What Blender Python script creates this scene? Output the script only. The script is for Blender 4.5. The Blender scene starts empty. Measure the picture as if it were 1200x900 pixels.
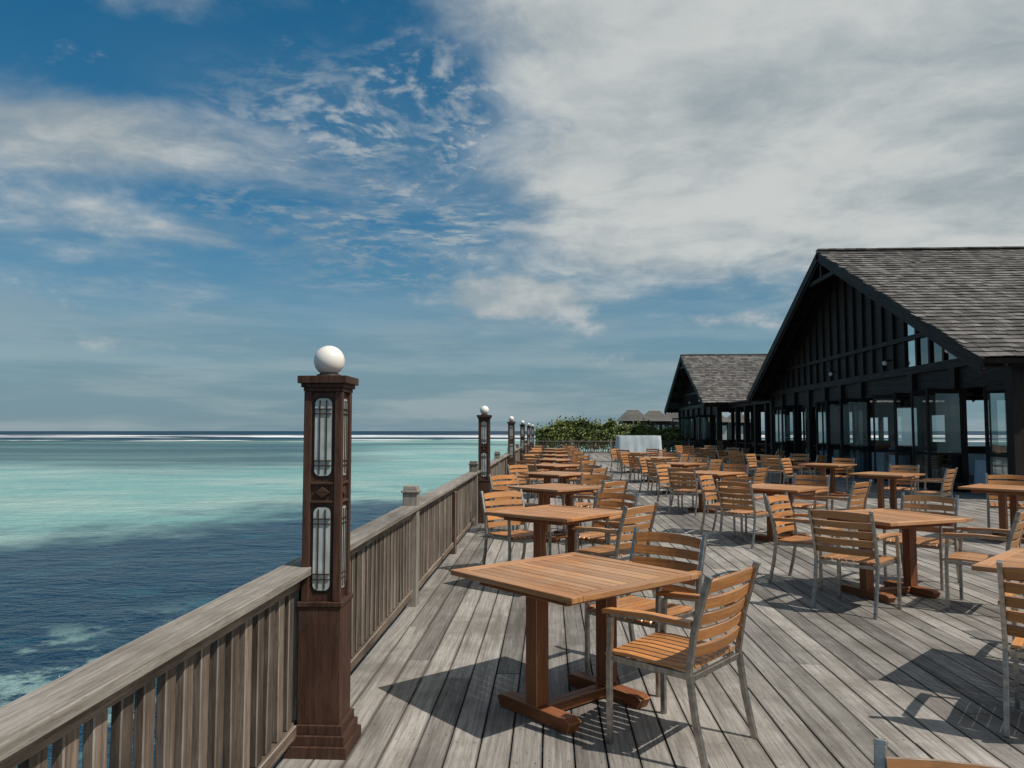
import bpy, bmesh, math, random
from mathutils import Vector, Matrix
random.seed(7)
R=random.random
def U(a,b): return random.uniform(a,b)
scene=bpy.context.scene
V=Vector
# ------------------------------------------------------------------ node helper
class N:
    def __init__(s,nt):
        s.nt=nt; s.n=nt.nodes; s.l=nt.links
    def put(s,sock,v):
        if v is None: return
        if isinstance(v,bpy.types.NodeSocket): s.l.new(v,sock)
        else:
            try:
                if hasattr(sock.default_value,'__len__') and not hasattr(v,'__len__'):
                    v=[v]*len(sock.default_value)
                if hasattr(v,'__len__') and len(sock.default_value)==4 and len(v)==3: v=list(v)+[1]
            except TypeError: pass
            sock.default_value=v
    def m(s,op,a,b=None,c=None,clamp=False):
        x=s.n.new('ShaderNodeMath'); x.operation=op; x.use_clamp=clamp
        for i,v in enumerate((a,b,c)): s.put(x.inputs[i],v)
        return x.outputs[0]
    def vm(s,op,a,b=None,scale=None):
        x=s.n.new('ShaderNodeVectorMath'); x.operation=op
        s.put(x.inputs[0],a); s.put(x.inputs[1],b)
        if scale is not None: s.put(x.inputs['Scale'],scale)
        return x.outputs['Value'] if op in('LENGTH','DOT_PRODUCT') else x.outputs[0]
    def comb(s,x,y,z):
        n=s.n.new('ShaderNodeCombineXYZ')
        for i,v in enumerate((x,y,z)): s.put(n.inputs[i],v)
        return n.outputs[0]
    def sep(s,v):
        n=s.n.new('ShaderNodeSeparateXYZ'); s.put(n.inputs[0],v); return n.outputs[0],n.outputs[1],n.outputs[2]
    def noise(s,vec,scale,detail=4,rough=.55,dist=0,col=False):
        n=s.n.new('ShaderNodeTexNoise'); s.put(n.inputs['Vector'],vec)
        s.put(n.inputs['Scale'],scale); s.put(n.inputs['Detail'],detail); s.put(n.inputs['Roughness'],rough); s.put(n.inputs['Distortion'],dist)
        return n.outputs['Color'] if col else n.outputs[0]
    def mr(s,v,a,b,c=0,d=1,smooth=True):
        n=s.n.new('ShaderNodeMapRange'); n.interpolation_type='SMOOTHSTEP' if smooth else 'LINEAR'
        for i,k in enumerate((v,a,b,c,d)): s.put(n.inputs[i],k)
        return n.outputs[0]
    def mix(s,f,a,b,mode='MIX'):
        n=s.n.new('ShaderNodeMix'); n.data_type='RGBA'; n.blend_type=mode
        s.put(n.inputs[0],f); s.put(n.inputs[6],a); s.put(n.inputs[7],b); return n.outputs[2]
    def bump(s,h,strength,dist=.01):
        n=s.n.new('ShaderNodeBump'); s.put(n.inputs['Height'],h); n.inputs['Strength'].default_value=strength; n.inputs['Distance'].default_value=dist
        return n.outputs[0]
def newmat(name):
    m=bpy.data.materials.new(name); m.use_nodes=True
    k=N(m.node_tree); p=m.node_tree.nodes['Principled BSDF']
    return m,k,p
def simple(name,col,rough=.6,metal=0,var=.15,scale=8,bump=0.0,spec=.5):
    m,k,p=newmat(name)
    tc=k.n.new('ShaderNodeTexCoord').outputs['Object']
    nz=k.noise(tc,scale,4)
    c2=[x*(1-var*2) for x in col]; c1=[min(1,x*(1+var)) for x in col]
    k.put(p.inputs['Base Color'],k.mix(k.mr(nz,.3,.7),c2,c1))
    p.inputs['Roughness'].default_value=rough; p.inputs['Metallic'].default_value=metal
    p.inputs['Specular IOR Level'].default_value=spec
    if bump: k.put(p.inputs['Normal'],k.bump(nz,bump))
    return m
def wood(name,ca,cb,cdark,rough=.6,ivar=.3,ga=2.0,gb=60,bump=.4,stain=None,stainamt=0,nails=False,spec=.4,objvar=False,weather=None):
    m,k,p=newmat(name)
    uv=k.n.new('ShaderNodeUVMap').outputs[0]
    isl=k.n.new('ShaderNodeNewGeometry').outputs['Random Per Island']
    u,v,_=k.sep(uv)
    off=k.m('MULTIPLY',isl,57.3)
    if objvar:
        oi=k.n.new('ShaderNodeObjectInfo').outputs['Random']
        off=k.m('ADD',off,k.m('MULTIPLY',oi,31.7))
    vec=k.comb(k.m('MULTIPLY',u,ga),k.m('MULTIPLY',v,gb),off)
    g=k.noise(vec,1.0,5,.62,.3)
    g2=k.noise(k.comb(k.m('MULTIPLY',u,ga*.5),k.m('MULTIPLY',v,gb*.15),k.m('ADD',off,9)),1.0,3,.5)
    fine=k.noise(k.comb(k.m('MULTIPLY',u,ga*6),k.m('MULTIPLY',v,gb*3.5),off),1.0,2,.6)
    c=k.mix(k.mr(g,.3,.7),ca,cb)
    c=k.mix(k.m('MULTIPLY',k.mr(g2,.5,.75),.55),c,cdark)
    c=k.mix(k.m('MULTIPLY',k.mr(fine,.55,.72),.5),c,cdark)
    rnd=k.m('FRACT',k.m('MULTIPLY',isl,91.7))
    if objvar: rnd=k.m('FRACT',k.m('ADD',rnd,k.m('MULTIPLY',oi,.35)))
    val=k.m('ADD',1-ivar,k.m('MULTIPLY',rnd,2*ivar))
    if stain:
        gp=k.n.new('ShaderNodeNewGeometry').outputs['Position']
        st=k.noise(gp,1.1,5,.6)
        st2=k.noise(gp,7,3,.6)
        c=k.mix(k.m('MULTIPLY',k.mr(k.m('ADD',st,k.m('MULTIPLY',st2,.25)),.55,.8),stainamt),c,stain)
    if weather:   # each piece of furniture has bleached by its own amount
        c=k.mix(k.m('MULTIPLY',k.m('FRACT',k.m('MULTIPLY',oi,7.31)),.45),c,weather)
    if nails:
        fu=k.m('ABSOLUTE',k.m('SUBTRACT',k.m('FRACT',k.m('DIVIDE',u,.6)),.5))
        du=k.m('MULTIPLY',fu,.6)
        dv=k.m('SUBTRACT',k.m('ABSOLUTE',k.m('SUBTRACT',v,.0725)),.045)
        d=k.m('SQRT',k.m('ADD',k.m('MULTIPLY',du,du),k.m('MULTIPLY',dv,dv)))
        c=k.mix(k.m('MULTIPLY',k.mr(d,.004,.007,1,0),.75),c,(.03,.025,.02))
        ed=k.m('ABSOLUTE',k.m('SUBTRACT',v,.0725))
        c=k.mix(k.m('MULTIPLY',k.mr(k.m('ADD',ed,k.m('MULTIPLY',k.m('SUBTRACT',g,.5),.02)),.060,.072),.5),c,cdark)
    c=k.mix(1.0,c,k.comb(val,val,val),'MULTIPLY')
    k.put(p.inputs['Base Color'],c)
    k.put(p.inputs['Roughness'],k.mr(g,.2,.8,rough-.1,rough+.12))
    p.inputs['Specular IOR Level'].default_value=spec
    k.put(p.inputs['Normal'],k.bump(k.m('ADD',g,k.m('MULTIPLY',fine,.6)),bump,.004))
    return m
M={}
M['deck']=wood('weathered_deck_wood',(.335,.315,.292),(.19,.175,.158),(.065,.057,.05),.75,.33,2.2,70,.6,(.115,.102,.088),.65,nails=True,spec=.25)
M['rail']=wood('weathered_rail_wood',(.315,.29,.26),(.18,.16,.138),(.06,.05,.042),.8,.20,2.5,70,.6,(.11,.095,.08),.5,spec=.2)
M['balu']=wood('baluster_wood',(.22,.175,.14),(.105,.076,.056),(.035,.024,.018),.8,.42,3,60,.6,(.055,.04,.03),.6,spec=.2)
M['teak']=wood('teak_slat_wood',(.56,.245,.072),(.36,.135,.037),(.13,.045,.014),.5,.26,3,60,.25,(.27,.12,.045),.4,spec=.35,objvar=True,weather=(.42,.25,.13))
M['teaktop']=wood('teak_table_wood',(.50,.245,.10),(.33,.135,.047),(.13,.052,.02),.5,.20,3,55,.3,(.42,.27,.165),.6,spec=.35,objvar=True,weather=(.44,.27,.16))
M['teakleg']=wood('teak_leg_wood',(.27,.092,.032),(.16,.052,.018),(.05,.018,.009),.5,.15,3,45,.3,(.18,.08,.035),.4,spec=.35)
M['mahog']=wood('weathered_lamp_wood',(.082,.040,.027),(.042,.021,.015),(.014,.009,.007),.62,.14,4,45,.6,(.14,.092,.068),.55,spec=.25)
M['dark']=wood('dark_building_timber',(.024,.018,.016),(.012,.009,.009),(.006,.005,.005),.6,.25,2,30,.3,spec=.25)
M['steel']=simple('brushed_steel',(.42,.395,.36),.42,1.0,.15,30)
M['globe']=simple('white_globe_glass',(.80,.77,.71),.35,0,.02,6)
M['frost']=simple('frosted_lantern_glass',(.42,.47,.46),.3,0,.12,12)
M['black']=simple('black_iron',(.012,.011,.011),.5)
M['cloth']=simple('white_table_cloth',(.78,.80,.82),.85,0,.05,5)
M['canvas']=simple('pale_canvas',(.56,.64,.69),.85,0,.08,3)
M['floor']=simple('interior_floor',(.17,.13,.095),.4,0,.2,3)
M['pile']=simple('pile_wood',(.09,.075,.06),.85,0,.3,4,.4)
def shingle(name,c0,c1,cst):
    m,k,p=newmat(name)
    isl=k.n.new('ShaderNodeNewGeometry').outputs['Random Per Island']
    pos=k.n.new('ShaderNodeNewGeometry').outputs['Position']
    uv=k.n.new('ShaderNodeUVMap').outputs[0]
    uu,vv,_=k.sep(uv)
    c=k.mix(k.mr(isl,0,1,0,1,False),c0,c1)
    st=k.noise(pos,.5,5,.6)
    c=k.mix(k.m('MULTIPLY',k.mr(st,.45,.7),.5),c,cst)
    g=k.noise(k.comb(k.m('MULTIPLY',uu,3),k.m('MULTIPLY',vv,50),k.m('MULTIPLY',isl,60)),1,4)
    c=k.mix(k.m('MULTIPLY',k.mr(g,.4,.7),.5),c,tuple(q*.65 for q in cst))
    k.put(p.inputs['Base Color'],c); p.inputs['Roughness'].default_value=.85; p.inputs['Specular IOR Level'].default_value=.2
    M[name]=m
shingle('roof',(.075,.070,.067),(.22,.21,.20),(.075,.07,.066))
shingle('villa_thatch',(.25,.235,.22),(.36,.34,.32),(.2,.19,.18))
def glassmat(name,tint,base,ior):
    m=bpy.data.materials.new(name); m.use_nodes=True; k=N(m.node_tree)
    k.n.clear()
    o=k.n.new('ShaderNodeOutputMaterial'); mx=k.n.new('ShaderNodeMixShader'); tr=k.n.new('ShaderNodeBsdfTransparent'); gl=k.n.new('ShaderNodeBsdfGlossy'); fr=k.n.new('ShaderNodeFresnel')
    tr.inputs[0].default_value=tint; gl.inputs['Roughness'].default_value=.03; fr.inputs[0].default_value=ior
    gl.inputs[0].default_value=(.8,.9,.9,1)
    k.l.new(k.m('ADD',k.m('MULTIPLY',fr.outputs[0],.6),base,clamp=True),mx.inputs[0]); k.l.new(tr.outputs[0],mx.inputs[1]); k.l.new(gl.outputs[0],mx.inputs[2]); k.l.new(mx.outputs[0],o.inputs[0])
    M[name]=m
glassmat('glass',(.75,.8,.8,1),.03,1.42)
glassmat('gable_glass',(.3,.35,.36,1),.22,1.5)
m,k,p=newmat('hedge_leaves')
isl=k.n.new('ShaderNodeNewGeometry').outputs['Random Per Island']
pos=k.n.new('ShaderNodeNewGeometry').outputs['Position']
c=k.mix(isl,(.07,.11,.03),(.27,.30,.10))
c=k.mix(k.mr(k.noise(pos,1.2,3),.45,.7),c,(.045,.07,.025))
k.put(p.inputs['Base Color'],c); p.inputs['Roughness'].default_value=.6; p.inputs['Specular IOR Level'].default_value=.25
M['leaf']=m

# ------------------------------------------------------------------ mesh builder
class B:
    def __init__(s): s.v=[];s.f=[];s.mi=[];s.uv=[];s.mats=[];s.sm=[]
    def mat(s,k):
        if k not in s.mats: s.mats.append(k)
        return s.mats.index(k)
    def face(s,idx,mk,uvs=None,smooth=False):
        s.f.append(idx); s.mi.append(s.mat(mk)); s.sm.append(smooth)
        s.uv.append(uvs or [(s.v[i][0]*.7+s.v[i][1]*.3,s.v[i][2]) for i in idx])
    def sweep(s,pts,w,h,mk,up=(0,0,1)):
        pts=[V(p) for p in pts]; up=V(up); n=len(pts); b=len(s.v); L=0; Ls=[]
        for i,p in enumerate(pts):
            if i>0: L+=(p-pts[i-1]).length
            Ls.append(L)
            if i==0: t=pts[1]-p
            elif i==n-1: t=p-pts[i-1]
            else: t=(pts[i+1]-p).normalized()+(p-pts[i-1]).normalized()
            t.normalize(); sd=t.cross(up)
            if sd.length<1e-4: sd=t.cross(V((0,1,0)))
            sd.normalize(); u2=sd.cross(t)
            for a,c in((-1,-1),(1,-1),(1,1),(-1,1)):
                s.v.append(tuple(p+sd*(a*w/2)+u2*(c*h/2)))
        per=[0,w,w+h,2*w+h,2*w+2*h]
        for i in range(n-1):
            for j in range(4):
                a=b+i*4+j; c=b+i*4+(j+1)%4
                v0,v1=(w,0) if j==2 else (per[j],per[j+1])
                s.face([a,c,c+4,a+4],mk,[(Ls[i],v0),(Ls[i],v1),(Ls[i+1],v1),(Ls[i+1],v0)])
        s.face([b+3,b+2,b+1,b],mk,[(0,0),(0,w),(h,w),(h,0)])
        e=b+(n-1)*4
        s.face([e,e+1,e+2,e+3],mk,[(0,0),(0,w),(h,w),(h,0)])
    def box(s,x0,x1,y0,y1,z0,z1,mk):
        dx,dy,dz=abs(x1-x0),abs(y1-y0),abs(z1-z0); cx,cy,cz=(x0+x1)/2,(y0+y1)/2,(z0+z1)/2
        if dz>=dx and dz>=dy: s.sweep([(cx,cy,min(z0,z1)),(cx,cy,max(z0,z1))],dx,dy,mk,(0,1,0))
        elif dy>=dx: s.sweep([(cx,min(y0,y1),cz),(cx,max(y0,y1),cz)],dx,dz,mk)
        else: s.sweep([(min(x0,x1),cy,cz),(max(x0,x1),cy,cz)],dy,dz,mk)
    def tube(s,p0,p1,r0,r1,mk,n=10,cap=True):
        p0=V(p0);p1=V(p1);t=(p1-p0).normalized(); a=t.orthogonal().normalized(); c=t.cross(a); b=len(s.v)
        for p,r in((p0,r0),(p1,r1)):
            for i in range(n):
                an=2*math.pi*i/n; s.v.append(tuple(p+a*(math.cos(an)*r)+c*(math.sin(an)*r)))
        for i in range(n):
            j=(i+1)%n; s.face([b+i,b+j,b+n+j,b+n+i],mk,None,True)
        if cap: s.face([b+i for i in range(n)][::-1],mk); s.face([b+n+i for i in range(n)],mk)
    def lathe(s,c,prof,mk,n=20,sm=True):
        b=len(s.v); c=V(c)
        for r,z in prof:
            for i in range(n):
                a=2*math.pi*i/n; s.v.append((c.x+r*math.cos(a),c.y+r*math.sin(a),c.z+z))
        for q in range(len(prof)-1):
            for i in range(n):
                j=(i+1)%n; s.face([b+q*n+i,b+q*n+j,b+(q+1)*n+j,b+(q+1)*n+i],mk,None,sm)
    def sphere(s,c,r,mk,n=24,sz=1):
        k=14; s.lathe(c,[(max(1e-4,r*math.sin(math.pi*i/k)),-r*sz*math.cos(math.pi*i/k)) for i in range(k+1)],mk,n)
    def prism(s,poly,axis_o,ax,ay,az,d,mk):
        o=V(axis_o);ax=V(ax);ay=V(ay);az=V(az); b=len(s.v); n=len(poly)
        for q in (0,d):
            for x,y in poly: s.v.append(tuple(o+ax*x+ay*y+az*q))
        s.face([b+i for i in range(n)],mk); s.face([b+n+i for i in range(n)][::-1],mk)
        for i in range(n):
            j=(i+1)%n; s.face([b+i,b+n+i,b+n+j,b+j],mk)
    def mesh(s,name,bevel=0):
        me=bpy.data.meshes.new(name); me.from_pydata(s.v,[],s.f)
        for k in s.mats: me.materials.append(M[k])
        uvl=me.uv_layers.new(name='UVMap'); 
        flat=[c for f in s.uv for q in f for c in q]
        uvl.data.foreach_set('uv',flat)
        me.polygons.foreach_set('material_index',s.mi); me.polygons.foreach_set('use_smooth',s.sm)
        me.update()
        bm=bmesh.new(); bm.from_mesh(me)
        bmesh.ops.recalc_face_normals(bm,faces=bm.faces)
        if bevel:
            es=[e for e in bm.edges if len(e.link_faces)==2 and e.calc_face_angle(0)>1.0]
            bmesh.ops.bevel(bm,geom=es,offset=bevel,segments=1,affect='EDGES',clamp_overlap=True)
        bm.to_mesh(me); bm.free()
        return me
    def obj(s,name,bevel=0,parent=None):
        o=bpy.data.objects.new(name,s.mesh(name,bevel)); scene.collection.objects.link(o)
        if parent: o.parent=parent
        return o
def empty(name,loc=(0,0,0)):
    o=bpy.data.objects.new(name,None); o.location=loc; scene.collection.objects.link(o); return o
def place(me,name,x,y,rot=0,z=0):
    o=bpy.data.objects.new(name,me); scene.collection.objects.link(o); o.location=(x,y,z); o.rotation_euler=(0,0,rot); return o

# ------------------------------------------------------------------ deck
b=B(); pw=.145; x=-1.42
X1=12.0; Y0=-2.5; Y1=60
while x<X1:
    y=Y0-U(0,4)
    while y<Y1:
        L=U(3.2,5.4); ya=max(y,Y0); yb=min(y+L,Y1)
        if yb-ya>.1:
            dz=U(-.002,.002); dx=U(-.0015,.0015)
            b.sweep([(x+pw/2+dx,ya+.002,-.015+dz),(x+pw/2+U(-.0015,.0015),yb-.002,-.015+dz)],pw,.03,'deck')
        y+=L
    x+=pw+.009
deck=b.obj('wooden_deck')
b=B()
y=Y0+.3
while y<Y1:
    b.box(-1.4,X1-.05,y-.03,y+.03,-.2,-.034,'pile'); y+=.6
b.box(-1.5,-1.44,Y0,Y1,-.26,-.002,'rail')
for yy in range(-2,60,4):
    for xx in (-1.2,2.3,5.8,9.3):
        b.tube((xx,yy+.3,-5),(xx,yy+.3,-.2),.14,.13,'pile',10)
b.obj('deck_substructure',parent=deck)

# ------------------------------------------------------------------ railing
RX=-1.245
b=B(); H=.885
caps=[1.2+5.7*i for i in range(10) if 1.2+5.7*i<52]
under=[4.10+5.7*i for i in range(9)]
y=Y0
segs=[Y0]+caps+[52]
for a,c in zip(segs[:-1],segs[1:]):
    n=max(1,round((c-a)/2.85)); st=(c-a)/n
    for i in range(n):
        b.box(RX-.080,RX+.080,a+i*st+.003,a+(i+1)*st-.003,H-.038,H+U(-.002,.002),'rail')
        b.box(RX-.028,RX+.028,a+i*st+.003,a+(i+1)*st-.003,H-.10,H-.040,'balu')
        b.box(RX-.032,RX+.032,a+i*st+.003,a+(i+1)*st-.003,.085,.145,'balu')
y=Y0+.05
while y<51.9:
    if min(abs(y-q) for q in caps+under)>.10:
        b.sweep([(RX+U(-.003,.003),y+U(-.006,.006),.147),(RX+U(-.003,.003),y+U(-.006,.006),H-.102)],.034,.066,'balu',(0,1,0))
    y+=.130
for q in caps:
    b.box(RX-.065,RX+.065,q-.065,q+.065,-.02,1.0,'rail')
    b.box(RX-.078,RX+.078,q-.078,q+.078,1.0,1.02,'rail')
    b.box(RX-.06,RX+.06,q-.06,q+.06,1.02,1.06,'rail')
for q in under:
    b.box(RX-.055,RX+.055,q-.055,q+.055,-.02,H-.103,'mahog')
b.obj('wooden_railing',.004)
b=B()
for i in range(5):
    a=-1.1+i*2.6; c=a+2.6
    b.box(a,c-.01,52-.07,52+.07,H-.038,H,'rail'); b.box(a,c-.01,51.965,52.035,.07,.13,'rail')
    b.box(c-.06,c+.06,51.94,52.06,-.02,1.0,'rail')
    q=a+.15
    while q<c-.1: b.box(q-.03,q+.03,51.98,52.02,.131,H-.04,'balu'); q+=.15
b.obj('wooden_railing')

# ------------------------------------------------------------------ lamp post
def rrect(w,h,r,n=5):
    pts=[]
    for cx,cy,a0 in((w/2-r,h/2-r,0),(-w/2+r,h/2-r,90),(-w/2+r,-h/2+r,180),(w/2-r,-h/2+r,270)):
        for i in range(n+1):
            a=math.radians(a0+90*i/n); pts.append((cx+r*math.cos(a),cy+r*math.sin(a)))
    return pts
b=B()
b.box(-.150,.150,-.150,.150,0,.055,'mahog')
b.box(-.135,.135,-.135,.135,.0552,.10,'mahog')
b.box(-.12,.12,-.12,.12,.1002,.145,'mahog')
b.box(-.103,.103,-.103,.103,.1452,.70,'mahog')
b.box(-.110,.110,-.110,.110,.7002,.722,'mahog')
b.box(-.08,.08,-.08,.08,.7222,1.745,'mahog')
for sx in(-1,1):
    for sy in(-1,1):
        b.sweep([(sx*.077,sy*.077,.723),(sx*.077,sy*.077,1.744)],.036,.036,'mahog',(0,1,0))
b.box(-.098,.098,-.098,.098,1.7452,1.765,'mahog')
b.box(-.108,.108,-.108,.108,1.7652,1.785,'mahog')
b.box(-.122,.122,-.122,.122,1.7852,1.822,'mahog')
b.lathe((0,0,1.822),[(.062,0),(.062,.012),(.045,.016),(.045,.03),(.001,.03)],'black')
b.sphere((0,0,1.905),.077,'globe')
for (o,ax) in (((0,-.08,0),(1,0,0)),((.08,0,0),(0,1,0)),((0,.08,0),(-1,0,0)),((-.08,0,0),(0,-1,0))):
    ax=V(ax); nrm=ax.cross(V((0,0,1))); o=V(o)
    for zc,h in((1.52,.385),(.975,.405)):
        c=o+V((0,0,zc))
        b.prism(rrect(.106,h+.02,.034),c-nrm*.001,ax,(0,0,1),nrm,.004,'black')
        b.prism(rrect(.088,h,.030),c+nrm*.0005,ax,(0,0,1),nrm,.006,'frost')
        for xx in(-.017,.017):
            p=c+nrm*.009+ax*xx; b.sweep([p-V((0,0,h/2-.01)),p+V((0,0,h/2-.01))],.006,.006,'black',tuple(nrm))
        for zz in(-h*.36,-h*.30,h*.30,h*.36):
            p=c+nrm*.010+V((0,0,zz)); b.sweep([p-ax*.043,p+ax*.043],.006,.005,'black')
    for zc in(1.248,):
        c=o+V((0,0,zc))
        b.prism([(.040,0),(0,.028),(-.040,0),(0,-.028)],c,ax,(0,0,1),nrm,.010,'mahog')
        for zz in(-.045,.045):
            p=c+nrm*.006+V((0,0,zz)); b.sweep([p-ax*.057,p+ax*.057],.012,.012,'mahog')
lm=b.mesh('lamp_post',.003)
for i in range(6): place(lm,'lamp_post',-1.115,3.83+9.3*i,0)

# ------------------------------------------------------------------ patio table
b=B(); S=.5; tz=.75
fr=.075
for sx in(-1,1):
    b.box(sx*(S-fr/2)-fr/2,sx*(S-fr/2)+fr/2,-S,S,tz-.03,tz,'teaktop')
for sy in(-1,1):
    b.box(-S+fr+.001,S-fr-.001,sy*(S-fr/2)-fr/2,sy*(S-fr/2)+fr/2,tz-.03,tz,'teaktop')
n=12; span=2*(S-fr)-.006; wd=span/n
for i in range(n):
    xx=-span/2+wd*(i+.5)
    b.box(xx-wd/2+.003,xx+wd/2-.003,-S+fr+.003,S-fr-.003,tz-.027,tz-.002+U(-.001,.001),'teaktop')
for sx in(-1,1): b.box(sx*.38-.014,sx*.38+.014,-.36,.36,tz-.08,tz-.031,'teakleg')
for sy in(-1,1): b.box(-.365,.365,sy*.346-.014,sy*.346+.014,tz-.078,tz-.0315,'teakleg')
LX=.275
for sx in(-1,1):
    b.box(sx*LX-.045,sx*LX+.045,-.045,.045,.075,tz-.0825,'teakleg')
    b.sweep([(sx*LX,-.28,.022),(sx*LX,-.25,.037),(sx*LX,0,.037),(sx*LX,.25,.037),(sx*LX,.28,.022)],.085,.072,'teakleg')
    b.box(sx*LX-.03,sx*LX+.03,-.33,.33,tz-.082,tz-.032,'teakleg')
b.box(-.23,.23,-.04,.04,.012,.066,'teakleg')
tm=b.mesh('patio_table',.003)
# ------------------------------------------------------------------ armchair
b=B(); w=.265
for sx in(-1,1):
    x=sx*w
    b.sweep([(x,.235,0),(x,.235,.40),(x,.222,.625)],.024,.028,'steel',(0,1,0))
    b.sweep([(x,-.285,0),(x,-.235,.22),(x,-.205,.43),(x,-.235,.62),(x,-.31,.875)],.024,.030,'steel',(0,1,0))
    b.sweep([(x,.222,.632),(x,.0,.645),(x,-.225,.640)],.022,.014,'steel')
    b.sweep([(x,.262,.645),(x,.235,.652),(x,.0,.663),(x,-.222,.657)],.05,.022,'teak')
    b.sweep([(x-sx*.026,.235,.412),(x-sx*.026,-.2,.405)],.024,.03,'steel')
b.sweep([(-w+.013,.235,.405),(w-.013,.235,.405)],.024,.028,'steel')
b.sweep([(-w+.013,-.205,.40),(w-.013,-.205,.40)],.024,.028,'steel')
n=8; sp=2*w-.035; wd=sp/n
for i in range(n):
    x=-sp/2+wd*(i+.5)
    b.sweep([(x,.275,.420),(x,.25,.436),(x,.15,.441),(x,-.05,.434),(x,-.195,.436)],wd-.011,.018,'teak')
for i in range(5):
    z0=.522+i*.076
    def yb(z): return -.212-.29*(max(0,z-.56))
    pts=[]
    for q in range(7):
        t=-1+2*q/6; xx=t*(w-.013); yy=yb(z0)+ .004 -.035*(1-t*t); zz=z0+(.012*(1-t*t) if i==4 else 0)
        pts.append((xx,yy,zz))
    b.sweep(pts,.016,.058 if i<4 else .064,'teak',(0,-.28,1))
for sx in(-1,1): b.sweep([(sx*w,-.311,.872),(sx*w,-.315,.885)],.026,.033,'steel',(0,1,0))
cm=b.mesh('patio_armchair',.002)

def chair_at(tx,ty,ang,dist=.66,jr=0,jx=0,jy=0):
    a=math.radians(ang); x=tx+math.cos(a)*dist+jx; y=ty+math.sin(a)*dist+jy
    place(cm,'patio_armchair',x,y,a+math.pi/2+math.radians(jr))
tabs=[
 (.13,4.45,43,[(-41,.68,0),(49,.70,2)]),
 (.07,7.75,52,[(-42,.70,4),(122,.80,8),(50,.72,-5)]),
 (.10,11.2,46,[(-38,.72,-4),(52,.75,4),(140,.8,-6)]),
 (.13,14.8,48,[(-41,.7,6),(47,.7,-3),(138,.75,0)]),
 (.12,18.4,44,[(-41,.7,0),(49,.7,5),(230,.75,0)]),
 (.14,22.0,48,[(-38,.7,0),(49,.7,3),(139,.7,0),(229,.7,0)]),
 (.2,26.0,45,[(-41,.7,0),(49,.7,3),(139,.7,0),(229,.7,0)]),
 (.2,30.5,48,[(-41,.7,0),(49,.7,3),(139,.7,0)]),
 (.2,35,48,[(-41,.7,0),(49,.7,3),(139,.7,0),(229,.7,0)]),
 (3.22,4.80,47,[(229,.80,4),(48,.75,0)]),
 (3.21,7.55,24,[(228,.78,-3),(137,.80,6),(46,.84,0),(-43,.80,5)]),
 (3.30,11.3,48,[(222,.80,0),(140,.86,10),(-40,.85,-6),(48,.8,0)]),
 (3.1,15.2,46,[(-41,.78,0),(49,.8,5),(139,.76,0),(229,.76,4)]),
 (3.2,19.4,47,[(-41,.75,0),(49,.7,3),(139,.7,0),(229,.7,0)]),
 (3.2,23.8,44,[(-41,.75,0),(49,.7,3),(139,.8,0),(229,.7,0)]),
 (3.3,29,44,[(-41,.75,0),(49,.7,3),(139,.8,0),(229,.7,0)]),
 (6.55,11.4,46,[(-20,.85,0),(60,.8,5)]),
 (6.35,14.9,44,[(-41,.8,0),(49,.75,3)]),
 (6.7,19.0,46,[(139,.75,0),(49,.75,3)]),
 (6.8,22.6,44,[(-41,.75,0),(49,.7,3),(139,.8,0),(229,.7,0)]),
 (6.8,26.5,44,[(-41,.75,0),(139,.8,0),(229,.7,0)]),
 (6.8,31,44,[(-41,.75,0),(49,.7,3),(139,.8,0),(229,.7,0)]),
 (6.9,36,44,[(-41,.75,0),(49,.7,3),(139,.8,0),(229,.7,0)]),
]
for x,y,r,ch in tabs:
    place(tm,'patio_table',x,y,math.radians(r))
    for a,d,j in ch: chair_at(x,y,a,d,j+U(-3,3))
place(cm,'patio_armchair',.80,1.34,math.radians(152))

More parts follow.
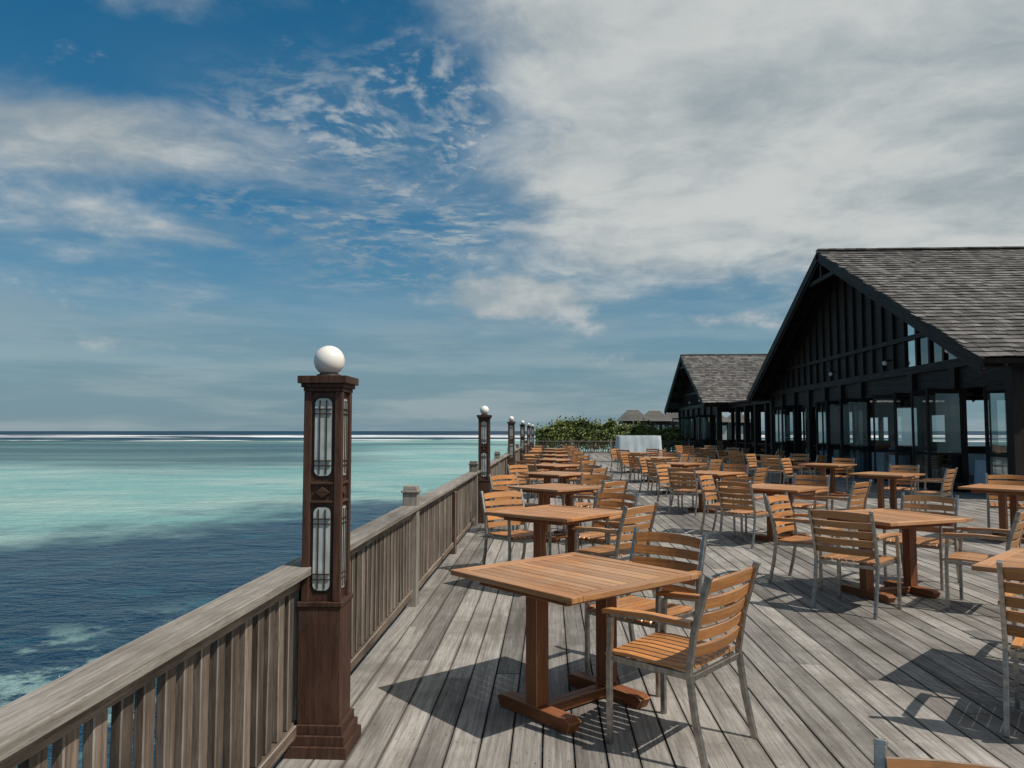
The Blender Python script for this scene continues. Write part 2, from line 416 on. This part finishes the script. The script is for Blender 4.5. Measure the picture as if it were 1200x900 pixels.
# ------------------------------------------------------------------ buildings
def hall(name,XG,Yn,Yf,ze,za,Xend,XW,cols,beamz,glazed):
    root=empty(name)
    Ym=(Yn+Yf)/2; half=(Yf-Yn)/2; rise=za-ze; L=math.hypot(half,rise)
    b=B()
    for s,ya in((1,Yn),(-1,Yf)):
        nrm=V((0,-s*rise,half)).normalized()
        p0=V((0,ya,ze)); p1=V((0,Ym,za))
        off=nrm*-.09
        b.sweep([V(((XG+Xend)/2,p0.y,p0.z))+off,V(((XG+Xend)/2,p1.y,p1.z))+off],Xend-XG-.02,.12,'dark',tuple(nrm))
        row=.30
        nr=int(L/row); sl=(p1-p0).normalized()
        if s==1:
            for r in range(nr+1):
                x=XG-.04-U(0,.1)
                a0=p0+sl*(r*row-.03); a1=p0+sl*min(L,r*row+row+.05)
                while x<Xend:
                    w=U(.15,.30); j=U(-.03,.03)
                    q0=a0+sl*j+nrm*(.030+U(0,.014)); q1=a1+nrm*.002
                    b.sweep([(x+w/2,q0.y,q0.z),(x+w/2,q1.y,q1.z)],w-.008,.016,'roof',tuple(nrm)); x+=w
        else:
            for r in range(nr+1):
                a0=p0+sl*(r*row-.03)+nrm*.03; a1=p0+sl*min(L,r*row+row+.05)+nrm*.002
                b.sweep([((XG+Xend)/2,a0.y,a0.z),((XG+Xend)/2,a1.y,a1.z)],Xend-XG+.05,.016,'roof',tuple(nrm))
    x=XG-.06
    while x<Xend:
        w=U(.25,.4); b.sweep([(x,Ym,za+.045+U(0,.012)),(x+w-.01,Ym,za+.045+U(0,.012))],.28,.05,'roof'); x+=w
    b.obj('roof',parent=root)
    b=B()
    for s,ya in((1,Yn),(-1,Yf)):
        e=V((0,Ym-s*half,ze)); a=V((0,Ym,za)); sl=(a-e).normalized()
        nrm=V((0,-s*rise,half)).normalized()
        for X,hh,dd in((XG-.05,.30,-.14),(XG+.0,.14,-.30)):
            b.sweep([V((X,e.y,e.z))+nrm*dd-sl*.12,V((X,a.y,a.z))+nrm*dd],.05,hh,'dark',tuple(nrm))
        for t in (.02,.22,.42,.62,.82,.97):
            p=e+sl*(L*t)+nrm*-.23
            b.sweep([(XG+.03,p.y,p.z),(XW+.1,p.y,p.z)],.12,.16,'dark')
        for i in range(int((Xend-XG)/.9)):
            X=XG+.5+i*.9
            b.sweep([V((X,e.y,e.z))+nrm*-.21-sl*.05,V((X,a.y,a.z))+nrm*-.21],.07,.11,'dark',tuple(nrm))
    b.box(XG+.05,XG+.17,Ym-half*.14,Ym+half*.14,za-rise*.14-.38,za-rise*.14-.24,'dark')
    b.sweep([(XG+.1,Ym,za-.3),(XG+.1,Ym,za-rise*.14-.3)],.14,.14,'dark',(0,1,0))
    for yy in (Ym-half*.72,Ym-half*.35,Ym+half*.1):
        b.sweep([(XW-.12,yy,beamz+.5),(XW-.32,yy,beamz+.5)],.04,.04,'black'); b.sphere((XW-.34,yy,beamz+.42),.07,'globe',12)
    b.obj('timber_frame',parent=root)
    b=B(); g=B()
    def roofz(y): return ze+rise*(1-abs(y-Ym)/half)-.30
    y=cols[0]; yend=cols[-1]
    b.box(XW-.12,XW+.12,y-.2,yend+.2,beamz,beamz+.22,'dark')
    mid=beamz+1.0; q=half*(1-(mid+.40-ze)/rise)
    b.box(XW-.09,XW+.09,Ym-q,Ym+q,mid,mid+.13,'dark')
    step=.75; yy=y
    while yy<yend:
        zt=roofz(yy)
        if zt>beamz+.35:
            b.box(XW-.06,XW+.06,yy-.05,yy+.05,beamz+.221,zt+.05,'dark')
        if yy+step<yend+.1:
            z0=beamz+.2
            gl=glazed[0]<=yy<glazed[1]
            za0,za1=roofz(yy),roofz(yy+step)
            if gl and min(za0,za1)>z0+.1:
                g.v+= [(XW,yy+.05,z0),(XW,yy+step-.05,z0),(XW,yy+step-.05,min(za1,mid+.9)),(XW,yy+.05,min(za0,mid+.9))]
                n=len(g.v); g.face([n-4,n-3,n-2,n-1],'gable_glass')
                if za1>mid+.9:
                    b.v+= [(XW+.02,yy+.05,mid+.9),(XW+.02,yy+step-.05,mid+.9),(XW+.02,yy+step-.05,za1+.1),(XW+.02,yy+.05,max(mid+.9,za0+.1))]
                    n=len(b.v); b.face([n-4,n-3,n-2,n-1],'dark')
            else:
                b.v+= [(XW+.02,yy+.05,z0),(XW+.02,yy+step-.05,z0),(XW+.02,yy+step-.05,max(z0,za1+.1)),(XW+.02,yy+.05,max(z0,za0+.1))]
                n=len(b.v); b.face([n-4,n-3,n-2,n-1],'dark')
        yy+=step
    for c in cols:
        b.box(XW-.14,XW+.14,c-.14,c+.14,-.01,beamz-.001,'dark')
        b.box(XW-.18,XW+.18,c-.18,c+.18,-.008,.18,'dark')
    for i,(c0,c1) in enumerate(zip(cols[:-1],cols[1:])):
        b.box(XW-.05,XW+.05,c0+.141,c1-.141,beamz-.55,beamz-.47,'dark')
        b.box(XW-.02,XW+.02,c0+.141,c1-.141,beamz-.469,beamz-.001,'dark')
        q=(c1-c0-.28)
        if name=='timber_restaurant' and i==2:
            leaves=[(c0+.2,62),(c1-.25,-70),(c1-.35,-76)]
        elif i%3==1: leaves=[(c0+.16,80),(c1-.2,-60)]
        elif i%3==2: leaves=[(c0+.15,0),(c0+.15+q/2,0)]
        else: leaves=[(c0+.15,0),(c1-.2,-75)]
        lw=min(q/2-.02,1.0)
        for (py,an) in leaves:
            a=math.radians(an); dirv=V((-math.sin(abs(a)),math.cos(a) if an>=0 else -math.cos(a),0)); up=V((0,0,1))
            if an==0: dirv=V((0,1,0))
            z1=beamz-.56
            p=V((XW-.02,py,.02)); e=p+dirv*lw
            for pp in(p,e): b.sweep([pp,pp+up*(z1-.02)],.07,.05,'dark',tuple(dirv))
            for zz in(.12,.95,z1-.08): b.sweep([p+up*zz+dirv*.036,e+up*zz-dirv*.036],.045,.12 if zz!=.95 else .06,'dark')
            g.v+=[tuple(p+up*.15),tuple(e+up*.15),tuple(e+up*(z1-.1)),tuple(p+up*(z1-.1))]; n=len(g.v); g.face([n-4,n-3,n-2,n-1],'glass')
    b.obj('deck_facade',parent=root); g.obj('glazing',parent=root)
    b=B()
    for ys in (cols[0]+.0,cols[-1]-.0):
        x=XW+2.0
        while x<Xend:
            b.box(x-.12,x+.12,ys-.12,ys+.12,-.01,ze+.05,'dark')
            b.box(x-.12-1.76,x-.121,ys-.03,ys+.03,.0,.85,'dark')
            x+=2.0
        b.box(XW+.13,Xend-.3,ys-.08,ys+.08,ze-.2,ze+.0,'dark')
    xb=Xend-.6; y=cols[0]
    while y<cols[-1]:
        b.box(xb-.12,xb+.12,y-.16,y+.16,-.01,ze+.25,'dark')
        b.box(xb-.05,xb+.05,y+.161,y+2.139,0,.9,'dark')
        y+=2.3
    b.box(xb-.1,xb+.1,cols[0]-.0,cols[-1]+.0,beamz-.6,beamz+.0,'dark')
    n=len(b.v); b.v+=[(xb,cols[0]+.3,beamz),(xb,cols[-1]-.3,beamz),(xb,Ym,za-.3)]; b.face([n,n+1,n+2],'dark')
    b.obj('side_walls',parent=root)
    b=B(); b.box(XW+.2,Xend,Yn+.3,Yf-.3,-.3,.02,'floor'); b.obj('floor',parent=root)
    return root
cols1=[17.85,20.3,22.6,26.2,28.0,29.6,31.4,33.2,34.9,36.6]
hall('timber_restaurant',9.5,17.25,37.2,3.17,7.86,25.0,10.5,cols1,3.18,(19.2,22.4))
cols2=[46.4,48.4,50.4,52.4,54.4,56.4,58.4,60.0]
hall('timber_pavilion',9.1,45.6,61,3.2,6.75,24,10.1,cols2,3.1,(0,0))
b=B()
for y in (38.4,40.4,42.4,44.4): b.box(10.6,10.85,y-.13,y+.13,-.01,2.9,'dark')
b.box(10.55,10.9,37.3,45.5,2.9,3.1,'dark'); b.box(10.4,15,37.3,45.5,3.101,3.2,'dark')
for y in (38.4,40.4,42.4): b.box(14,14.2,y-.5,y+.5,-.01,3.1,'dark')
b.box(10.68,10.76,37.3,45.5,.85,.93,'dark')
b.obj('covered_walkway')
b=B(); b.box(12.02,28,14,62,-.35,-.012,'pile')
for yy in range(15,62,5):
    for xx in(14,19,24): b.tube((xx,yy,-5),(xx,yy,-.3),.16,.15,'pile')
b.obj('building_platform')

def cloth(name,x,y,sx,sy,h,mk='cloth'):
    b=B(); n=64; rings=[(1,h),(1.01,h-.03),(1.03,h*.6),(1.07,.03)]
    for ri,(sc,z) in enumerate(rings):
        for i in range(n):
            a=2*math.pi*i/n; c,s=math.cos(a),math.sin(a); mm=max(abs(c),abs(s)); px,py=c/mm*sx/2,s/mm*sy/2
            f=1+ (.035*math.sin(i*1.9)*ri/3)
            b.v.append((x+px*sc*f,y+py*sc*f,z))
    for r in range(3):
        for i in range(n):
            j=(i+1)%n; b.face([r*n+i,r*n+j,(r+1)*n+j,(r+1)*n+i],mk,None,r>0)
    b.face(list(range(n)),mk); return b.obj(name)
for (x,y,sx,sy) in((11.5,25.1,1.0,1.0),(12.4,28.6,1,1),(13.8,23.6,1,1.4),(11.9,20.9,.9,.9),(15,27,1,1),(14.5,31,1,1),(12.2,32.3,1,1),(16.5,24.5,1,1),(13.2,19.3,1,1)):
    cloth('cloth_covered_table',x,y,sx,sy,.77)
cloth('buffet_counter',4.45,39,2.1,1.0,1.32,'canvas')

# ------------------------------------------------------------------ seated person
M['skin']=simple('skin',(.30,.17,.11),.5); M['shirt']=simple('blue_shirt',(.14,.22,.34),.8); M['trousers']=simple('dark_trousers',(.03,.03,.04),.8); M['hair']=simple('dark_hair',(.012,.01,.009),.6)
def skin(name,joints,edges,mk,parent,root=0,lev=2):
    me=bpy.data.meshes.new(name); me.from_pydata([j[0] for j in joints],edges,[]); o=bpy.data.objects.new(name,me); scene.collection.objects.link(o); o.parent=parent
    md=o.modifiers.new('Skin','SKIN'); 
    sv=me.skin_vertices[0].data if me.skin_vertices else None
    for i,j in enumerate(joints):
        if sv: sv[i].radius=(j[1],j[1]*(j[2] if len(j)>2 else 1)); sv[i].use_root=(i==root)
    if not sv: print('no skin data')
    s=o.modifiers.new('Sub','SUBSURF'); s.levels=lev; s.render_levels=lev; me.materials.append(M[mk]); return o
try:
    per=empty('seated_person',(11.45,26.1,0)); per.rotation_euler=(0,0,math.radians(165))
    skin('torso',[((0,0,.50),.14,.9),((0,-.02,.68),.125,.9),((0,.0,.88),.15,.75),((0,.02,1.0),.10),((0,.03,1.06),.055),((-.17,.0,.97),.065),((.17,.0,.97),.065),((-.24,.05,.80),.05),((.24,.05,.80),.05),((-.22,.16,.72),.043),((.22,.16,.72),.043)],
      [(0,1),(1,2),(2,3),(3,4),(3,5),(3,6),(5,7),(6,8),(7,9),(8,10)],'shirt',per)
    skin('legs',[((0,0,.50),.13),((-.10,.08,.50),.095),((.10,.08,.50),.095),((-.12,.45,.50),.065),((.12,.45,.50),.065),((-.12,.47,.25),.055),((.12,.47,.25),.055),((-.12,.46,.07),.04),((.12,.46,.07),.04),((-.12,.6,.04),.035),((.12,.6,.04),.035)],
      [(0,1),(0,2),(1,3),(2,4),(3,5),(4,6),(5,7),(6,8),(7,9),(8,10)],'trousers',per)
    for sx in(-1,1):
        skin('forearm',[((sx*.22,.15,.72),.036),((sx*.15,.34,.79),.026),((sx*.14,.39,.80),.028,.5),((sx*.13,.44,.80),.022,.5)],[(0,1),(1,2),(2,3)],'skin',per)
        for f in range(4):
            fx=sx*(.105+.016*f); skin('finger',[((fx,.44,.80),.009),((fx,.48-.003*abs(f-1),.798),.008),((fx,.505-.004*abs(f-1),.785),.007)],[(0,1),(1,2)],'skin',per,lev=1)
        skin('thumb',[((sx*.10,.39,.80),.011),((sx*.08,.42,.80),.009),((sx*.078,.445,.795),.008)],[(0,1),(1,2)],'skin',per,lev=1)
    h=B(); h.tube((0,.03,1.02),(0,.04,1.12),.052,.05,'skin',12); h.sphere((0,.05,1.20),.088,'skin',20,1.28)
    h.prism([(-.012,-.02),(.012,-.02),(0,.03)],(0,.135,1.19),(1,0,0),(0,0,1),(0,1,0),.02,'skin')
    for sx in(-1,1):
        h.sphere((sx*.09,.045,1.195),.02,'skin',10,1.5); h.sphere((sx*.032,.128,1.215),.009,'hair',8)
    h.sphere((0,.032,1.225),.096,'hair',20,1.15)
    h.obj('head',parent=per)
except Exception as e: print('person',e)
place(cm,'patio_armchair',11.45,26.1,math.radians(165))
for x,y,r in((11.6,24.2,0),(12.5,25.2,80),(12.5,27.8,10),(14.0,22.5,0),(12.9,20.8,90)): place(cm,'patio_armchair',x,y,math.radians(r))

# ------------------------------------------------------------------ hedge
b=B()
def bump2(x): return .35*math.sin(x*1.3)+.25*math.sin(x*2.9+1)+.15*math.sin(x*6.1)
for i in range(28000):
    x=U(-1.0,11.5); hgt=1.8+.35*bump2(x)+(.4 if .5<x<4.8 else 0)
    r=U(0,1)**.6; z=.2+(hgt-.2)*r+ (U(0,.5) if R()<.08 else 0); y=55.8+U(-1,1)*(.9 if z<hgt*.8 else .5)
    s=U(.05,.13); d=V((U(-1,1),U(-1,1),U(-.3,1))).normalized(); a=d.orthogonal().normalized()*s; c=d.cross(a).normalized()*s*.55
    p=V((x,y,z)); n=len(b.v); b.v+=[tuple(p-a),tuple(p+c),tuple(p+a),tuple(p-c)]; b.face([n,n+1,n+2,n+3],'leaf')
for i in range(30):
    x=-.8+i*.42; b.tube((x,55.8,0),(x+U(-.2,.2),55.8,1.4),.03,.012,'pile',6)
b.obj('hedge')

# ------------------------------------------------------------------ distant villas
def villa(x,y,w,d,ze,za):
    b=B(); o=.4
    pts=[(x-w/2-o,y-d/2-o,ze),(x+w/2+o,y-d/2-o,ze),(x+w/2+o,y+d/2+o,ze),(x-w/2-o,y+d/2+o,ze),(x-w/5,y,za),(x+w/5,y,za)]
    n=len(b.v); b.v+=pts
    for f in([0,1,5,4],[1,2,5],[2,3,4,5],[3,0,4]): b.face([n+i for i in f],'villa_thatch')
    for r in range(10):
        t=r/10; xa=(x-w/2-o)*(1-t)+(x-w/5)*t; xb_=(x+w/2+o)*(1-t)+(x+w/5)*t; yy=(y-d/2-o)*(1-t)+y*t; zz=ze*(1-t)+za*t
        b.sweep([(xa,yy-.02,zz+.04),(xb_,yy-.02,zz+.04)],.10,.06,'villa_thatch')
    b.box(x-w/2,x+w/2,y-d/2,y+d/2,.2,ze+.02,'dark')
    for i in range(3): b.box(x-w/2+w*(i+.2)/3,x-w/2+w*(i+.8)/3,y-d/2-.03,y-d/2+.01,.5,ze-.4,'frost')
    b.box(x-w/2-1,x+w/2+1,y-d/2-1.4,y+d/2+.5,-.0,.199,'pile')
    for sx in(-1,1):
        for sy in(-1,1): b.tube((x+sx*w/2,y+sy*d/2,-5),(x+sx*w/2,y+sy*d/2,0),.15,.15,'pile')
    b.obj('overwater_villa')
for x,y in((8.9,83),(11.6,86),(14.3,89),(17.0,92),(20,95),(24,100)): villa(x,y,2.5,4.2,2.6,3.85)

# ------------------------------------------------------------------ water
WZ=-1.8
me=bpy.data.meshes.new('sea_water')
xs=[-20000,-3000,-500,-100,0,100,500,3000,20000]; ys=[-2000,-50,0,50,150,500,2000,8000,22000]
vs=[(x,y,WZ) for y in ys for x in xs]; fs=[]
for j in range(len(ys)-1):
    for i in range(len(xs)-1):
        a=j*len(xs)+i; fs.append((a,a+1,a+1+len(xs),a+len(xs)))
me.from_pydata(vs,[],fs)
m,k,p=newmat('sea_water_surface')
pos=k.n.new('ShaderNodeNewGeometry').outputs['Position']
X,Y,_=k.sep(pos)
big=k.m('SUBTRACT',k.noise(pos,.045,4,.55),.5)
big2=k.m('SUBTRACT',k.noise(k.vm('ADD',pos,(91,40,0)),.22,5,.65),.5)
a=k.m('SUBTRACT',Y,k.m('MULTIPLY',X,1.67))
a=k.m('ADD',a,k.m('ADD',k.m('MULTIPLY',big,24),k.m('MULTIPLY',big2,34)))
shal=k.mr(a,42,58)
deep=(.003,.028,.062); turq=(.20,.42,.385); pale=(.35,.51,.455)
mot=k.noise(pos,.55,5,.65)
nearc=k.mix(k.m('MULTIPLY',k.mr(mot,.50,.70),.6),deep,(.012,.10,.14))
reefp=k.noise(k.vm('ADD',pos,(13,5,0)),.9,6,.7)
nm=k.m('MULTIPLY',k.mr(reefp,.50,.62),k.mr(k.m('ADD',k.m('ABSOLUTE',k.m('ADD',X,6.3)),k.m('ABSOLUTE',k.m('SUBTRACT',Y,9))),2.5,8,1,0))
nearc=k.mix(k.m('MULTIPLY',nm,.7),nearc,(.30,.46,.43))
tq=k.mix(k.mr(k.noise(k.vm('MULTIPLY',pos,(.7,1.2,1)),.09,6,.65),.4,.62),turq,pale)
dk=k.noise(k.vm('ADD',k.vm('MULTIPLY',pos,(.6,1.3,1)),(5,77,0)),.16,6,.65)
tq=k.mix(k.m('MULTIPLY',k.mr(dk,.55,.68),.55),tq,(.06,.21,.23))
col=k.mix(shal,nearc,tq)
rf=k.m('ADD',k.m('DIVIDE',X,k.m('MAXIMUM',Y,1)),k.m('MULTIPLY',k.m('SUBTRACT',k.noise(pos,.012,5,.6),.5),.5))
rmask=k.m('MULTIPLY',k.mr(rf,-.38,-.18,1,0),k.mr(k.m('ADD',Y,k.m('MULTIPLY',big,60)),56,86))
streak=k.noise(k.vm('MULTIPLY',pos,(.008,.03,1)),1,6,.65)
rmask=k.m('MULTIPLY',rmask,k.mr(streak,.36,.58,.6,1))
col=k.mix(k.m('MULTIPLY',rmask,.97),col,(.026,.062,.066))
s2=k.mr(k.noise(k.vm('MULTIPLY',pos,(.004,.02,1)),1.7,5,.6),.44,.58)
col=k.mix(k.m('MULTIPLY',k.m('MULTIPLY',s2,k.mr(Y,105,200)),.8),col,(.033,.088,.10))
col=k.mix(k.mr(Y,230,360),col,(.002,.024,.05))
sf=k.noise(k.vm('MULTIPLY',pos,(.010,.02,1)),1,5,.65)
sm=k.m('MULTIPLY',k.mr(sf,.46,.52),k.m('MULTIPLY',k.mr(Y,370,420),k.mr(Y,580,700,1,0)))
sm2=k.m('MULTIPLY',k.mr(k.noise(k.vm('MULTIPLY',pos,(.02,.03,1)),1,4,.65),.54,.60),k.m('MULTIPLY',k.mr(Y,230,260),k.mr(Y,300,340,1,0)))
col=k.mix(k.m('MAXIMUM',sm,k.m('MULTIPLY',sm2,.8)),col,(.88,.9,.9))
k.put(p.inputs['Base Color'],col)
k.put(p.inputs['Roughness'],k.mr(Y,10,300,.10,.35))
p.inputs['IOR'].default_value=1.33
k.put(p.inputs['Specular IOR Level'],k.mr(Y,15,250,.38,.05))
w1=k.noise(k.vm('MULTIPLY',pos,(.8,1.3,1)),1.3,5,.6,.4)
w2=k.noise(k.vm('MULTIPLY',pos,(1,1.6,1)),6,3,.6,.2)
w3=k.noise(k.vm('MULTIPLY',pos,(.1,.22,1)),1,3,.5)
hh=k.m('ADD',k.m('MULTIPLY',w1,.38),k.m('ADD',k.m('MULTIPLY',w2,.05),k.m('MULTIPLY',w3,.6)))
bn=k.n.new('ShaderNodeBump'); k.put(bn.inputs['Height'],hh); bn.inputs['Distance'].default_value=1.0
k.put(bn.inputs['Strength'],k.mr(Y,30,600,.9,.25)); k.put(p.inputs['Normal'],bn.outputs[0])
me.materials.append(m)
o=bpy.data.objects.new('sea_water',me); scene.collection.objects.link(o)

# ------------------------------------------------------------------ sun + sky
el=math.radians(55); sv=V((.90*math.cos(el),-.436*math.cos(el),math.sin(el))).normalized()
sd=bpy.data.lights.new('sun','SUN'); sd.energy=4.2; sd.angle=math.radians(.5); sd.color=(1,.93,.83)
so=bpy.data.objects.new('sun',sd); scene.collection.objects.link(so); so.rotation_euler=sv.to_track_quat('Z','Y').to_euler(); so.location=(5,-5,12)
w=bpy.data.worlds.new('World'); scene.world=w; w.use_nodes=True; k=N(w.node_tree)
bg=k.n['Background']; bg.inputs[1].default_value=.1
sky=k.n.new('ShaderNodeTexSky'); sky.sky_type='NISHITA'; sky.sun_disc=False; sky.sun_elevation=el; sky.sun_rotation=math.atan2(sv.x,sv.y); sky.air_density=1.0; sky.dust_density=.6; sky.ozone_density=2.5
d=k.n.new('ShaderNodeTexCoord').outputs['Generated']; d=k.vm('NORMALIZE',d)
x,y,z=k.sep(d)
zp=k.m('MAXIMUM',z,0)
grade=k.mix(k.mr(zp,0,.45,0,1,False),(.36,.60,.66),(.14,.66,.80))
base=k.mix(1.0,sky.outputs[0],grade,'MULTIPLY')
zc=k.m('ADD',zp,.12)
P=k.comb(k.m('DIVIDE',x,zc),k.m('DIVIDE',y,zc),0)
warp=k.vm('SCALE',k.vm('SUBTRACT',k.noise(P,1.1,3,.5,0,True),(.5,.5,.5)),scale=.5)
P2=k.vm('ADD',P,warp)
f1=k.noise(k.vm('MULTIPLY',P2,(.75,.9,1)),1.3,7,.60)
f2=k.noise(P2,3.6,6,.62)
f3=k.noise(k.vm('ADD',k.vm('MULTIPLY',P,(1,1.1,1)),(3,7,0)),.75,3,.5)
mack=k.noise(k.vm('MULTIPLY',P2,(1.1,1.3,1)),13,3,.6)
def blob(x0,z0,rx,rz,amp):
    a=k.m('DIVIDE',k.m('SUBTRACT',x,x0),rx); c=k.m('DIVIDE',k.m('SUBTRACT',z,z0),rz)
    q=k.m('ADD',k.m('MULTIPLY',a,a),k.m('MULTIPLY',c,c))
    return k.m('MULTIPLY',k.m('EXPONENT',k.m('MULTIPLY',q,-1)),amp)
def add(*a):
    r=a[0]
    for q in a[1:]: r=k.m('ADD',r,q)
    return r
right=k.m('MULTIPLY',k.m('MULTIPLY',k.mr(k.m('ADD',x,k.m('MULTIPLY',k.m('SUBTRACT',z,.3),.2)),-.20,.14),k.mr(z,.12,.26)),.40)
bias=add(right,blob(-.44,.34,.20,.045,.22),blob(-.58,.29,.10,.05,.18),blob(-.5,.47,.2,.035,.2),blob(-.40,.235,.22,.022,.11),blob(-.22,.28,.12,.08,.08),blob(-.33,.41,.18,.05,-.14),blob(-.12,.42,.06,.1,-.05),blob(-.45,.27,.2,.02,-.08))
dens=add(k.m('MULTIPLY',f1,.66),k.m('MULTIPLY',f2,.34),bias)
al=k.mr(dens,.49,.83)
Pc=k.comb(k.m('MULTIPLY',x,9),k.m('MULTIPLY',y,9),k.m('MULTIPLY',z,17))
cf=k.noise(Pc,1.0,6,.6)
cum=k.mr(add(cf,blob(-.06,.175,.12,.036,.42),blob(-.015,.165,.10,.020,.16),blob(.20,.135,.16,.018,.15),blob(-.50,.10,.16,.015,.13),blob(.36,.17,.1,.02,.12)),.64,.88)
mk=k.m('MULTIPLY',k.mr(mack,.40,.66),k.m('MULTIPLY',k.mr(add(blob(-.18,.30,.26,.12,1),blob(-.02,.38,.16,.12,.9)),.1,.8),k.mr(f2,.30,.60)))
al=k.m('MAXIMUM',al,k.m('MULTIPLY',mk,.72))
shade=k.mr(k.m('ADD',k.m('MULTIPLY',f2,.4),k.m('MULTIPLY',f3,.6)),.38,.62)
cc=k.mix(shade,(3.2,3.75,4.0),(6.0,6.2,6.05))
al=k.m('MULTIPLY',al,k.m('MULTIPLY',k.mr(zp,.04,.2),.94))
veil=k.m('MULTIPLY',k.mr(f3,.38,.66,.04,.42),k.mr(zp,.55,.2,0,1))
colr=k.mix(k.m('MAXIMUM',veil,0),base,(2.4,3.3,3.7))
haze=k.m('MULTIPLY',k.mr(zp,0,.27,1,0),.86)
low=k.noise(k.comb(k.m('MULTIPLY',x,3),k.m('MULTIPLY',y,1.5),k.m('MULTIPLY',z,26)),1.2,5,.6)
hc=k.mix(k.mr(low,.40,.66),(1.85,2.8,3.4),(3.1,3.8,4.15))
colr=k.mix(haze,colr,hc)
colr=k.mix(al,colr,cc)
colr=k.mix(k.m('MULTIPLY',cum,.82),colr,k.mix(k.mr(cf,.42,.68),(3.3,3.9,4.2),(5.6,5.7,5.6)))
k.l.new(colr,bg.inputs[0])

# ------------------------------------------------------------------ camera
cd=bpy.data.cameras.new('Camera'); co=bpy.data.objects.new('Camera',cd); scene.collection.objects.link(co)
co.location=(0,0,1.55); co.rotation_euler=(math.radians(93.5),0,math.radians(2.8)); cd.lens=27; cd.sensor_width=36; cd.clip_end=40000; cd.clip_start=.05
scene.camera=co
scene.view_settings.view_transform='Standard'; scene.view_settings.look='None'; scene.view_settings.exposure=0
